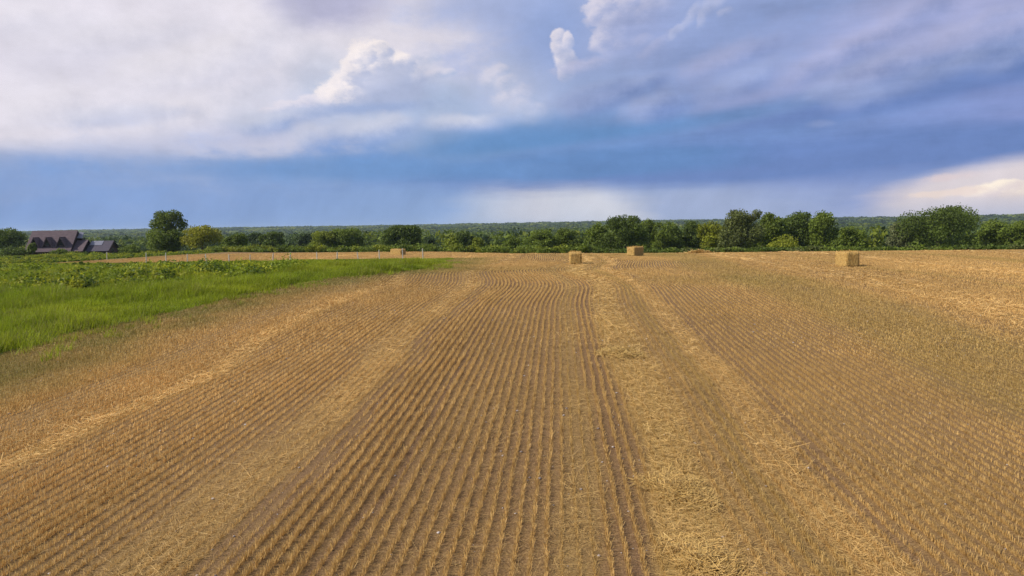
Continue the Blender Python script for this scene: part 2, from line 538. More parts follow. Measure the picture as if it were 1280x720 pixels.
M_STRAW = tint_material('straw', 0.55, 0.18, 0.3)
M_GRASS = tint_material('grass_blades', 0.6, 0.42, 0.2)
M_LEAF = tint_material('leaves', 0.6, 0.4, 0.2)
M_BARK = noise_material('bark', (0.05, 0.04, 0.03), (0.12, 0.10, 0.08), 6, bump=0.5, stretch=(3, 3, 0.6))
M_POST = noise_material('weathered_post', (0.40, 0.37, 0.33), (0.60, 0.57, 0.51), 9, bump=0.3, stretch=(4, 4, 0.5))
M_ROOF = noise_material('shingle_roof', (0.078, 0.056, 0.064), (0.132, 0.095, 0.106), 1.6, bump=0.4, stretch=(1, 1, 3))
M_ROOF2 = noise_material('slate_roof', (0.060, 0.052, 0.070), (0.090, 0.078, 0.100), 1.8, bump=0.4, stretch=(1, 1, 3))
M_WOOD = noise_material('dark_timber', (0.020, 0.014, 0.012), (0.050, 0.032, 0.024), 3, stretch=(4, 4, 0.5))
M_WALL = noise_material('brown_boards', (0.06, 0.036, 0.026), (0.11, 0.066, 0.045), 3, stretch=(5, 5, 0.4))
M_METAL = noise_material('pale_sheet_metal', (0.14, 0.14, 0.18), (0.20, 0.20, 0.25), 2, rough=0.45, spec=0.5)
M_GLASS = noise_material('window_glass', (0.015, 0.018, 0.022), (0.03, 0.034, 0.04), 2, rough=0.12, spec=0.5)

# ------------------------------------------------------------------ layout of field, grass and scrub on the plane
GRASS_EDGE = [(-260, 520), (0, 445), (60, 431), (110, 416), (150, 411), (180, 399), (240, 386), (285, 373), (330, 363), (400, 351),
              (470, 344), (520, 338), (548, 332), (557, 327)]
SCRUB_EDGE = [(-260, 384), (0, 368), (60, 367), (120, 364), (200, 360), (290, 354), (350, 345), (400, 337), (440, 332), (475, 327)]
GE = np.array([hit(*p) for p in GRASS_EDGE])
SE = np.array([hit(*p) for p in SCRUB_EDGE])
FENCE_Y = 69.5


def grass_side(x, y):
    """metres inside the grass from the stubble edge (negative = on the field), measured across the border along x"""
    w = 0.35 * (vnoise(x, y, 0.7, 20) - 0.5) + 0.8 * (vnoise(x, y, 2.2, 21) - 0.5) + 1.1 * (vnoise(x, y, 6, 22) - 0.5)
    xb = np.interp(y, GE[:, 1], GE[:, 0])
    return np.where(y > GE[-1, 1] + 8, -30.0, xb - x + w * 0.9)


def in_grass(x, y):
    return (grass_side(x, y) > 0) & (y < FENCE_Y + 1.2 + 1.6 * (vnoise(x, y, 3, 23) - 0.5))


def in_scrub(x, y):
    yb = np.interp(x, SE[:, 0], SE[:, 1], left=SE[0, 1], right=1e6)
    return (y > yb + 3 * (vnoise(x, y, 4, 24) - 0.5)) & (y < np.where(x < -55, edge_y(x) + 6, FENCE_Y - 0.5))


def field_mask(x, y):
    """true on stubble, the main field and the strip beyond the fence"""
    f = (y < edge_y(x) + 5) & ~in_grass(x, y) & ~in_scrub(x, y)
    strip = (y > FENCE_Y) & (x < -10)
    return f & ~(strip & ((x < -60 + 6 * vnoise(x, y, 8, 31)) | (y > edge_y(x) + 1)))


WIG_Y = np.array([0, 28, 36, 47, 62, 85, 300])
WIG_X = np.array([0, 0, 0.34, -0.80, 0.55, 0.0, 0.0])


def wig(y):
    yy = np.clip(y, 0, 300)
    i = np.clip(np.searchsorted(WIG_Y, yy, side='right') - 1, 0, len(WIG_Y) - 2)
    t = (yy - WIG_Y[i]) / (WIG_Y[i + 1] - WIG_Y[i])
    t = t * t * (3 - 2 * t)
    return WIG_X[i] * (1 - t) + WIG_X[i + 1] * t


# bands across the field as the combine left them, by k = X / 4.2: centre, half width, standing, loose straw, green, bare soil
BANDS = [(-6.5, 0.35, 0.0, 0.5, 0, 0), (-5.0, 0.3, 0.0, 0.4, 0, 0), (-2.75, 0.12, -0.2, 0.5, 0, 0), (-2.30, 0.09, -0.4, 0.75, 0, 0), (-2.52, 0.10, -0.1, 0.4, 0, 0),
         (-1.80, 0.36, 0.0, -0.05, 0, 0.1), (-1.24, 0.15, -0.3, 0.38, 0, 0.0), (-0.66, 0.022, -0.7, -0.2, 0, 0.7), (-0.97, 0.02, -0.6, -0.2, 0, 0.6), (-1.04, 0.030, -0.5, -0.1, 0, 0.45),
         (-0.76, 0.19, 0.6, -0.2, 0, -0.1), (-0.33, 0.26, 0.05, 0.02, 0, 0.15), (0.045, 0.065, -0.55, 0.30, 0.12, 0.0),
         (0.20, 0.07, 0.05, 0.0, 0, 0.22), (0.42, 0.13, -0.55, 0.95, 0.2, 0), (0.60, 0.08, -0.3, 0.30, 0.05, 0), (0.76, 0.065, -0.05, 0.22, 0.22, 0.05),
         (0.92, 0.09, -0.4, 0.60, 0, 0), (1.08, 0.035, -0.4, 0.0, 0, 0.4), (1.6, 0.42, -0.12, -0.05, 0.05, 0),
         (2.7, 0.55, -0.10, -0.05, 0.35, 0), (3.75, 0.16, -0.3, 0.7, 0, 0), (4.15, 0.12, -0.3, 0.7, 0, 0), (5.0, 0.10, 0.1, -0.1, 0.2, 0.5),
         (6.2, 0.25, -0.2, 0.6, 0, 0), (7.8, 0.25, 0.1, -0.1, 0.3, 0.2), (9.5, 0.4, -0.2, 0.5, 0, 0)]


def bands(x, y):
    """standing multiplier, loose straw amount, green, bare soil"""
    k = (x - wig(y)) / 4.2
    k = k + 0.06 * (vnoise(x, y, 1.1, 41) - 0.5) + 0.09 * (vnoise(x, y * 0.5, 2.3, 50) - 0.5) + 0.09 * (vnoise(x, y, 5, 42) - 0.5) * np.clip(np.abs(k), 0.5, 3)
    st = 1.0 + 0.5 * (vnoise(x * 1.5, y, 3.5, 43) - 0.5)
    lo = 0.12 + 0.34 * (vnoise(x, y, 2.5, 44) - 0.5)
    gr = 0.22 * sstep(vnoise(x, y, 9, 45), 0.55, 0.9)
    so = 0.25 * sstep(vnoise(x, y * 0.5, 2.2, 46), 0.55, 0.85)
    # narrow stripes left by each pass of drill and combine, long along the rows
    x0 = x - wig(y)
    s1 = vnoise(x0, y, 1, 48) if False else vnoise(x0 * 2.1, y * 0.02, 1, 48)
    s2 = vnoise(x0 * 0.7, y * 0.012, 1, 49)
    side = sstep(np.abs(x0), 3.5, 7)
    st = st + 0.12 + (s1 - 0.5) * 0.7 * (0.35 + 0.65 * side)
    lo = lo + ((s2 - 0.5) * 0.55 + (s1 - 0.5) * 0.25) * side
    so = so + sstep(s1, 0.72, 0.92) * 0.35
    for c, w, a, b, g, s in BANDS:
        f = 1 - sstep(np.abs(k - c), w * 0.55, w * 1.4)
        st = st + a * f; lo = lo + b * f; gr = gr + g * f; so = so + s * f
    gs = grass_side(x, y)
    near_grass = sstep(gs, -6.0, -0.8) * (gs > -20) * (x < -5)
    gr = gr + 1.1 * near_grass * (0.4 + 0.8 * vnoise(x, y, 1.3, 47))
    lo = lo * (1 - 0.6 * near_grass)
    return np.clip(st, 0.08, 2), np.clip(lo, 0.02, 1.4), np.clip(gr, 0, 1), np.clip(so, 0, 1)


# ------------------------------------------------------------------ ground: one sheet to the horizon
def build_ground():
    front = np.arange(-58, 50.01, 0.25)
    rest = np.arange(53, 302, 3.0)[:-1]
    ang = np.radians(np.concatenate([front, rest]))
    rad = [0.0]
    r = 1.0
    while r < 7500:
        rad.append(r)
        r *= 1.016 if r < 160 else 1.03
    rad = np.array(rad[1:])
    A, Rr = np.meshgrid(ang, rad)
    x, y = np.sin(A) * Rr, np.cos(A) * Rr
    z = terrain(x, y)
    nr, na = x.shape
    verts = np.stack([x, y, z], -1).reshape(-1, 3)
    i = np.arange(nr - 1)[:, None] * na + np.arange(na)[None]
    j = np.arange(nr - 1)[:, None] * na + (np.arange(na)[None] + 1) % na
    faces = np.stack([i, i + na, j + na, j], -1).reshape(-1, 4)
    # the middle
    verts = np.vstack([verts, [[0, 0, 0]]])
    c = len(verts) - 1
    k = np.arange(0, na - 1, 2)
    mid = np.stack([np.full(len(k), c), k, k + 1, (k + 2) % na], -1)
    faces = np.vstack([faces, mid])
    o = mesh_from('ground', verts, faces, M_GROUND, smooth=True)
    xx, yy = verts[:, 0], verts[:, 1]
    st, lo, gr, so = bands(xx, yy)
    fm = field_mask(xx, yy).astype(float)
    me = o.data
    for nm, v in (('field', fm), ('loose', lo), ('green', gr), ('soil', so)):
        a = me.attributes.new(nm, 'FLOAT', 'POINT')
        a.data.foreach_set('value', v.astype(np.float32))
    tag(o, kind='structure')


m, t, b = material('soil_and_turf')
M_GROUND = m
geo = t.new('ShaderNodeNewGeometry')
pos = geo.outputs['Position']
A_ = lambda nm: t.new('ShaderNodeAttribute', attribute_name=nm).outputs['Fac']
nf = t.noise(pos, 38.0, 5, 0.65)
nm_ = t.noise(pos, 5.0, 5, 0.6)
nl = t.noise(pos, 0.35, 4, 0.55)
soil = t.ramp(nf, [(0.30, (0.045, 0.024, 0.013)), (0.52, (0.150, 0.085, 0.045)), (0.74, (0.30, 0.20, 0.13))])
soil = t.mix(t.mapr(nl, 0.35, 0.7, 0, 0.35), soil, (0.18, 0.108, 0.066))
chaff = t.ramp(nf, [(0.32, (0.16, 0.090, 0.030)), (0.55, (0.36, 0.225, 0.072)), (0.75, (0.52, 0.35, 0.14))])
fcov = t.math('MULTIPLY', t.math('ADD', A_('loose'), t.math('MULTIPLY', t.math('SUBTRACT', nm_, 0.45), 1.2)), t.math('SUBTRACT', 1.0, A_('soil')), clamp=True)
fld = t.mix(t.math('ADD', t.math('MULTIPLY', fcov, 0.70), t.math('MULTIPLY', t.math('SUBTRACT', 1.0, A_('soil')), 0.30), clamp=True), soil, chaff)
fld = t.mix(t.math('MULTIPLY', A_('green'), 0.45), fld, (0.13, 0.125, 0.03))
turf = t.ramp(nm_, [(0.3, (0.050, 0.065, 0.012)), (0.7, (0.100, 0.130, 0.024))])
t.l.new(t.mix(A_('field'), turf, fld), b.inputs['Base Color'])
b.inputs['Roughness'].default_value = 0.95
b.inputs['Specular IOR Level'].default_value = 0.1
bp = t.new('ShaderNodeBump')
bp.inputs['Strength'].default_value = 0.6
bp.inputs['Distance'].default_value = 0.03
t.l.new(nf, bp.inputs['Height'])
t.l.new(bp.outputs[0], b.inputs['Normal'])


def in_view(x, y, margin=1.18):
    c, s = math.cos(YAW), math.sin(YAW)
    u = x * c - y * s
    v = x * s + y * c
    return (v > 4.5) & (np.abs(u) < v * 0.736 * margin + 1.2)


def straw_colors(n, rng, green, xy=None):
    base = np.array([0.615, 0.375, 0.128])
    pale = np.array([0.78, 0.55, 0.215])
    dark = np.array([0.29, 0.155, 0.044])
    f = rng.random(n)[:, None]
    g = rng.random(n)[:, None]
    c = base * (1 - f * 0.55) + pale * (f * 0.55)
    c = np.where(g < 0.18, c * 0.45 + dark * 0.55, c)
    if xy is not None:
        c = c * (0.80 + 0.36 * vnoise(xy[0], xy[1] * 0.35, 9, 55) + 0.12 * (vnoise(xy[0], xy[1], 1.7, 56) - 0.5))[:, None]  # broad tone patches put into the straw colour in place of cloud shadow
    gg = (np.clip(green, 0, 1) * (0.5 + 0.8 * rng.random(n)))[:, None]
    gg = np.clip(gg, 0, 1) * 0.82
    return c * (1 - gg) + np.array([0.165, 0.175, 0.030]) * gg


def build_stubble():
    V, F, C = [], [], []
    off = 0
    rng = np.random.default_rng(3)
    pitch = 0.20
    for y0, y1, dens, wd in ((4.8, 11, 380, 0.0055), (11, 20, 270, 0.007), (20, 34, 140, 0.011), (34, 56, 76, 0.016), (56, 100, 46, 0.022)):
        half = y1 * 0.95 + 3
        rows = np.arange(math.floor((-half - 8) / pitch), math.ceil((half) / pitch))
        n_per = int(dens * (y1 - y0))
        X0 = np.repeat(rows * pitch, n_per)
        n = len(X0)
        Y = rng.uniform(y0, y1, n)
        clump = 0.02 * (vnoise(X0 * 40, Y, 0.13, 51) - 0.5)
        k = 0.015 + 0.006 * rng.random(n)
        X = X0 + rng.normal(size=n) * k * 0.62 + clump + wig(Y) + 0.03 * (vnoise(X0 * 9, Y, 1.6, 52) - 0.5)
        ok = in_view(X, Y)
        X, Y, X0 = X[ok], Y[ok], X0[ok]
        ok = field_mask(X, Y)
        X, Y, X0 = X[ok], Y[ok], X0[ok]
        st, lo, gr, so = bands(X, Y)
        gap = 0.8 + 0.4 * vnoise(X0 * 31, Y, 0.30, 53)
        ok = rng.random(len(X)) < st * gap * 0.62
        X, Y, st, gr = X[ok], Y[ok], st[ok], gr[ok]
        n = len(X)
        hgt = (0.056 + 0.050 * rng.random(n) ** 1.5) * (0.55 + 0.45 * st) * np.where(rng.random(n) < 0.04, 1.4, 1.0) * (1 - 0.18 * sstep(X, 3.5, 6))
        base = np.stack([X, Y, terrain(X, Y) - 0.01], -1)
        lean = rng.normal(size=(n, 2)) * 0.24
        tip = base + np.stack([lean[:, 0] * hgt, lean[:, 1] * hgt, hgt], -1)
        a = rng.uniform(0, 2 * np.pi, n)
        # mostly facing across so that they keep their width
        wdir = np.stack([np.cos(a), np.sin(a) * 0.6, np.zeros(n)], -1)
        v, f = strips(base, tip, wd * (0.7 + 0.7 * rng.random(n)), unit(wdir))
        V.append(v); F.append(f + off); off += len(v)
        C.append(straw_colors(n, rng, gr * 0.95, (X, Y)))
    o = mesh_from('stubble', np.vstack(V), np.vstack(F), M_STRAW, np.vstack(C))
    tag(o, 'golden brown cut cereal stubble standing in rows over the whole field', 'stubble', kind='stuff')


def build_loose():
    V, F, C = [], [], []
    off = 0
    rng = np.random.default_rng(4)
    for y0, y1, dens, wd, ln in ((4.8, 11, 1250, 0.0038, 0.13), (11, 20, 640, 0.0062, 0.15), (20, 36, 200, 0.013, 0.18), (36, 60, 80, 0.022, 0.22), (60, 100, 34, 0.04, 0.28)):
        half = y1 * 0.95 + 3
        n = int(dens * (y1 - y0) * 2 * half)
        X = rng.uniform(-half - 8, half, n); Y = rng.uniform(y0, y1, n)
        ok = in_view(X, Y); X, Y = X[ok], Y[ok]
        ok = field_mask(X, Y); X, Y = X[ok], Y[ok]
        st, lo, gr, so = bands(X, Y)
        p = lo * (1 - 0.75 * so) * (0.25 + 1.5 * vnoise(X, Y, 0.45, 61) * (0.5 + vnoise(X, Y, 1.7, 62)))
        ok = rng.random(len(X)) < p
        X, Y, lo, gr = X[ok], Y[ok], lo[ok], gr[ok]
        n = len(X)
        a = rng.uniform(0, 2 * np.pi, n)
        L = ln * np.clip(np.exp(rng.normal(size=n) * 0.55), 0.25, 2.6)
        z = terrain(X, Y) + 0.008 + rng.random(n) ** 2 * (0.03 + 0.07 * lo)
        pit = rng.normal(size=n) * (0.2 if y1 < 40 else 0.08)
        d = np.stack([np.cos(a) * np.cos(pit), np.sin(a) * np.cos(pit), np.abs(np.sin(pit))], -1)
        base = np.stack([X, Y, z], -1)
        tip = base + d * L[:, None]
        wdir = np.stack([-np.sin(a), np.cos(a), rng.normal(size=n) * 0.4], -1)
        v, f = strips(base, tip, wd * (0.7 + 0.8 * rng.random(n)), unit(wdir))
        V.append(v); F.append(f + off); off += len(v)
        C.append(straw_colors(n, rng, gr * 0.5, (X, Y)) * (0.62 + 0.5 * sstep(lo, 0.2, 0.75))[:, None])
    o = mesh_from('loose_straw', np.vstack(V), np.vstack(F), M_STRAW, np.vstack(C))
    tag(o, 'pale loose straw scattered in windrow bands between the stubble rows', 'straw', kind='stuff')


def build_stones():
    rng = np.random.default_rng(5)
    n = 5200
    X = rng.uniform(-16, 16, n); Y = 5 + 26 * rng.random(n) ** 1.3
    ok = in_view(X, Y) & field_mask(X, Y); X, Y = X[ok], Y[ok]
    st, lo, gr, so = bands(X, Y)
    ok = rng.random(len(X)) < 0.18 + so; X, Y = X[ok], Y[ok]
    n = len(X)
    s = 0.010 + 0.028 * rng.random(n) ** 3
    oct_ = np.array([[1, 0, 0], [0, 1, 0], [-1, 0, 0], [0, -1, 0], [0, 0, 0.8], [0, 0, -0.8]], float)
    f3 = np.array([[0, 1, 4], [1, 2, 4], [2, 3, 4], [3, 0, 4], [1, 0, 5], [2, 1, 5], [3, 2, 5], [0, 3, 5]])
    v = oct_[None] * (0.7 + 0.6 * rng.random((n, 6, 1))) * s[:, None, None]
    v[:, :, 2] *= 0.7
    v += np.stack([X, Y, terrain(X, Y) + s * 0.3], -1)[:, None]
    f = (f3[None] + (np.arange(n) * 6)[:, None, None]).reshape(-1, 3)
    g = rng.random(n)[:, None]
    c = np.array([0.24, 0.19, 0.17]) * (1 - g) + np.array([0.52, 0.47, 0.45]) * g
    o = mesh_from('stones', v.reshape(-1, 3), f, M_STONE, np.repeat(c, 8, 0))
    tag(o, 'small pale stones and clods on the bare soil between rows', 'stones', kind='stuff')


M_STONE = tint_material('stone', 0.85, 0.0, 0.2)


def build_grass():
    rng = np.random.default_rng(6)
    V, F, C = [], [], []
    off = 0
    n = 1500000
    X = rng.uniform(-80, -7, n); Y = 12 + 62 * rng.random(n)
    side = grass_side(X, Y)
    stray = (side > -2.2) & (side <= 0) & (X < -5) & (vnoise(X, Y, 0.5, 75) > 0.62 - 0.12 * side * 0 + 0.10 * (-side)) & (rng.random(n) < 0.5) & (Y < 64)
    ok = (in_grass(X, Y) | stray) & in_view(X, Y) & ~(in_scrub(X, Y) & (rng.random(n) < 0.75))
    X, Y = X[ok], Y[ok]
    n = len(X)
    tall = sstep(vnoise(X, Y, 1.1, 71), 0.25, 0.9) * 0.55 + vnoise(X * 0.5, Y * 1.8, 4, 72) * 0.7
    gs = np.clip(grass_side(X, Y), 0, 6)
    hgt = (0.10 + 0.50 * tall) * (1 - 0.72 * sstep(Y, 52, 64)) * (0.75 + 0.5 * rng.random(n)) * (0.55 + 0.45 * sstep(gs, 0, 0.8))
    base = np.stack([X, Y, terrain(X, Y) - 0.02], -1)
    lean = rng.normal(size=(n, 2)) * 0.32
    tip = base + np.stack([(lean[:, 0] + 0.12) * hgt, lean[:, 1] * hgt, hgt], -1)
    a = rng.uniform(0, np.pi, n)
    w = (0.012 + 0.00042 * Y) * (0.7 + 0.6 * rng.random(n))
    wdir = np.stack([np.cos(a), np.sin(a), np.zeros(n)], -1)
    nn = n
    wv = wdir * (w * 0.5)[:, None]
    v = np.empty((nn, 4, 3), np.float32)
    v[:, 0] = base - wv; v[:, 1] = base + wv; v[:, 2] = tip + wv * 0.25; v[:, 3] = tip - wv * 0.25
    patch = vnoise(X, Y, 3.5, 73)[:, None]
    f1 = rng.random(n)[:, None]
    c = np.array([0.185, 0.250, 0.014]) * (1 - patch) + np.array([0.300, 0.335, 0.020]) * patch
    c = c * (0.70 + 0.6 * f1) * (0.8 + 0.4 * vnoise(X, Y, 0.8, 76)[:, None])
    dry = (rng.random(n) < 0.05 + 0.16 * sstep(vnoise(X, Y, 2.0, 74), 0.6, 0.85))[:, None]
    c = np.where(dry, np.array([0.26, 0.24, 0.07]), c)
    o = mesh_from('grass', v.reshape(-1, 3), np.arange(n * 4).reshape(n, 4), M_GRASS, c)
    tag(o, 'bright green uncut grass verge curving along the left of the field', 'grass', kind='stuff')


def build_scrub():
    rng = np.random.default_rng(7)
    V, C = [], []
    n = 11000
    X = rng.uniform(-125, -12, n); Y = rng.uniform(28, 150, n)
    ok = in_scrub(X, Y) & in_view(X, Y, 1.25); X, Y = X[ok], Y[ok]
    for x, y in zip(X, Y):
        back = sstep(y, 48, 78)
        big = vnoise(x, y, 6, 81)
        h = (0.32 + 1.0 * big ** 1.3 * rng.random() ** 0.6) * (1 - 0.30 * sstep(y, 62, 85)) * (1 - 0.72 * sstep(y, 46, 62) * sstep(x, -70, -58))
        if rng.random() < 0.05: h *= 1.4
        rr = h * rng.uniform(0.7, 1.25)
        m_ = int(60 + 120 * min(h, 1.6))
        u = unit(rng.normal(size=(m_, 3)))
        u[:, 2] = np.abs(u[:, 2])
        rad = rng.random(m_) ** 0.45
        c = np.array([x, y, float(terrain(x, y))]) + u * rad[:, None] * np.array([rr, rr, h])
        nr = unit(u * 0.6 + rng.normal(size=(m_, 3)) * 0.7 + np.array([0, 0, 0.3]))
        v, f = cards(c, nr, rng.uniform(0.045, 0.115, m_), rng)
        V.append(v)
        kind = rng.random()
        base = (np.array([0.185, 0.235, 0.016]) if kind < 0.5 else np.array([0.300, 0.310, 0.020]) if kind < 0.82 else np.array([0.080, 0.120, 0.015]))
        base = base * (0.8 + 0.4 * vnoise(x, y, 9, 83))
        C.append(base * (0.7 + 0.6 * rng.random((m_, 1))))
    v = np.vstack(V)
    o = mesh_from('undergrowth', v, np.arange(len(v)).reshape(-1, 4), M_LEAF, np.vstack(C))
    tag(o, 'tangled green and yellow green weeds and brambles behind the grass verge', 'undergrowth', kind='stuff')


# ------------------------------------------------------------------ trees
def crown_cards(lobes, n, size, rng, tint, var=0.35):
    """lobes: (cx,cy,cz,rx,ry,rz[,tintmul]) -> verts, colors"""
    vol = np.array([l[3] * l[4] * l[5] for l in lobes]) ** 0.67
    cnt = np.maximum((vol / vol.sum() * n).astype(int), 8)
    V, C = [], []
    for l, m_ in zip(lobes, cnt):
        u = unit(rng.normal(size=(m_, 3)))
        bumps = 0.80 + 0.34 * vnoise(u[:, 0] * 3 + l[0], u[:, 1] * 3 + u[:, 2] * 2.3 + l[2], 1.0, int(rng.integers(90)))
        rad = rng.random(m_) ** 0.42 * bumps
        c = np.array(l[:3]) + u * rad[:, None] * np.array(l[3:6])
        nr = unit(u * 0.75 + rng.normal(size=(m_, 3)) * 0.75 + np.array([0, 0, 0.25]))
        v, f = cards(c, nr, size * rng.uniform(0.55, 1.35, m_), rng)
        V.append(v)
        lt = (1 + var * (rng.random() - 0.5)) * (l[6] if len(l) > 6 else 1.0)
        cc = np.array(tint) * lt * (0.72 + 0.56 * rng.random((m_, 1)))
        yel_ = rng.random((m_, 1)) * 0.22
        cc = cc * (1 - yel_) + cc * np.array([1.45, 1.12, 0.7]) * yel_
        C.append(cc)
    return np.vstack(V), np.vstack(C)


def tube(p0, p1, r0, r1, n=7, bend=0.0, rng=None, segs=4):
    p0, p1 = np.array(p0, float), np.array(p1, float)
    d = unit((p1 - p0)[None])[0]
    a = unit(np.cross(d, [0.3, 0.9, 0.1])[None])[0]
    b_ = np.cross(d, a)
    V, F = [], []
    for i in range(segs + 1):
        t_ = i / segs
        c = p0 + (p1 - p0) * t_
        if rng is not None and 0 < i < segs:
            c = c + rng.normal(size=3) * bend
        r = r0 + (r1 - r0) * t_
        for k in range(n):
            an = 2 * math.pi * k / n
            V.append(c + (a * math.cos(an) + b_ * math.sin(an)) * r)
    for i in range(segs):
        for k in range(n):
            q = (k + 1) % n
            F.append((i * n + k, i * n + q, (i + 1) * n + q, (i + 1) * n + k))
    return np.array(V), np.array(F)


def trunk_mesh(lobes, h, r0, rng):
    V, F = [], []
    off = 0
    v, f = tube((0, 0, -0.8), (rng.normal() * 0.1, rng.normal() * 0.1, h * 0.72), r0, r0 * 0.35, 8, 0.05, rng, 6)
    V.append(v); F.append(f); off += len(v)
    for l in lobes[:9]:
        s = np.array([0, 0, h * rng.uniform(0.25, 0.5)])
        e = np.array(l[:3]) + np.array([0, 0, l[5] * 0.2])
        v, f = tube(s, e, r0 * 0.42, r0 * 0.08, 6, 0.12, rng, 4)
        V.append(v); F.append(f + off); off += len(v)
    return np.vstack(V), np.vstack(F)


GREENS = {
    'dark': (0.090, 0.130, 0.020), 'mid': (0.130, 0.178, 0.023), 'bright': (0.190, 0.230, 0.025), 'olive': (0.235, 0.240, 0.020),
    'blue': (0.064, 0.098, 0.032), 'grey': (0.140, 0.160, 0.066), 'brown': (0.112, 0.134, 0.036), 'yellow': (0.200, 0.225, 0.018)}


def tree(x0, x1, ytop, Y, hue, label, ybase=None, shape='round', name='tree', cat='tree', group=None, dens=1.0, lobes_px=None):
    """crown spans pixels x0..x1 of the photograph, its top at ytop, standing Y metres out"""
    rng = np.random.default_rng(int(x0 * 7 + x1 * 13 + ytop))
    xc = (x0 + x1) / 2
    X, _, ztop = at(xc, ytop, Y)
    xa = at(x0, ytop, Y)[0]; xb = at(x1, ytop, Y)[0]
    w = (xb - xa)
    g = float(terrain(X, Y))
    h = ztop - g
    root = empty(name, (X, Y, g))
    tag(root, label, cat, group)
    rx = w / 2 * 1.24
    lobes = []
    if lobes_px is not None:
        for (lx, ly, lrx, lry) in lobes_px:
            px_, _, pz = at(lx, ly, Y)
            s = Y / FPX
            lobes.append((px_ - X, rng.uniform(-0.3, 0.3) * lrx * s, pz - g, lrx * s, lrx * s * 0.9, lry * s))
    elif shape == 'round':
        low = h * 0.10
        lobes.append((0, 0, low + (h - low) * 0.54, rx * 0.78, rx * 0.78, (h - low) * 0.44))
        lobes.append((rng.uniform(-0.15, 0.15) * rx, 0, h * 0.80, rx * 0.58, rx * 0.58, h * 0.19))
        for k in range(11):
            a = k / 11 * 2 * math.pi + rng.uniform(-0.3, 0.3)
            zz = rng.uniform(0.26, 0.84)
            prof = math.sin(min(1, (1.06 - zz) * 2.4) * math.pi / 2) ** 0.7
            q = rng.uniform(0.58, 0.78)
            s = rng.uniform(0.26, 0.40)
            lobes.append((math.cos(a) * rx * q * prof, math.sin(a) * rx * q * prof, low + (h - low) * zz, rx * s, rx * s, max(rx, h * 0.35) * s * 0.85))
        for k in range(4):
            lobes.append((rng.uniform(-0.55, 0.55) * rx, rng.uniform(-0.5, 0.5) * rx, h * rng.uniform(0.76, 0.93), rx * 0.26, rx * 0.26, h * rng.uniform(0.05, 0.09)))
    elif shape == 'bush':
        for k in range(10):
            a = rng.uniform(0, 2 * math.pi); q = rng.random() ** 0.6
            s = rng.uniform(0.28, 0.45)
            lobes.append((math.cos(a) * rx * q * 0.68, math.sin(a) * rx * q * 0.6, h * rng.uniform(0.25, 0.62) * (1.15 - 0.4 * q), rx * s, rx * s, h * rng.uniform(0.25, 0.38)))
        lobes.append((0, 0, h * 0.62, rx * 0.5, rx * 0.5, h * 0.37))
    px_m = Y / FPX
    size = max(0.12, 1.05 * px_m)
    vis = w * h
    n = int(np.clip(vis / size ** 2 * 4.2, 1500, 16000) * dens)
    v, c = crown_cards(lobes, n, size, rng, GREENS[hue])
    # far trunks keep their foot in the ground
    tv, tf = trunk_mesh(lobes, h, max(0.10, 0.022 * h + 0.03 * rx), rng)
    mesh_from('trunk', tv, tf, M_BARK, parent=root, smooth=True)
    mesh_from('crown', v, np.arange(len(v)).reshape(-1, 4), M_LEAF, c, parent=root)
    return root


def hedge(x0, x1, y, hmin, hmax, label, n, hues, seed):
    rng = np.random.default_rng(seed)
    V, C = [], []
    for k in range(n):
        px = rng.uniform(x0, x1)
        Y0 = float(edge_y(at(px, 300, 88)[0])) + y + rng.uniform(-1, 7)
        X = at(px, 300, Y0)[0]
        g = float(terrain(X, Y0))
        h = rng.uniform(hmin, hmax); r = rng.uniform(0.7, 1.5) * (0.6 + 0.4 * h)
        lobes = [(X + rng.normal() * r * 0.5, Y0 + rng.normal() * r * 0.4, g + h * rng.uniform(0.3, 0.6), r * rng.uniform(0.4, 0.7), r * 0.6, h * rng.uniform(0.3, 0.45)) for _ in range(5)]
        v, c = crown_cards(lobes, int(150 + 60 * h), 0.135, rng, GREENS[hues[int(rng.integers(len(hues)))]])
        V.append(v); C.append(c)
    v = np.vstack(V)
    o = mesh_from('hedge', v, np.arange(len(v)).reshape(-1, 4), M_LEAF, np.vstack(C))
    tag(o, label, 'hedge')
    return o


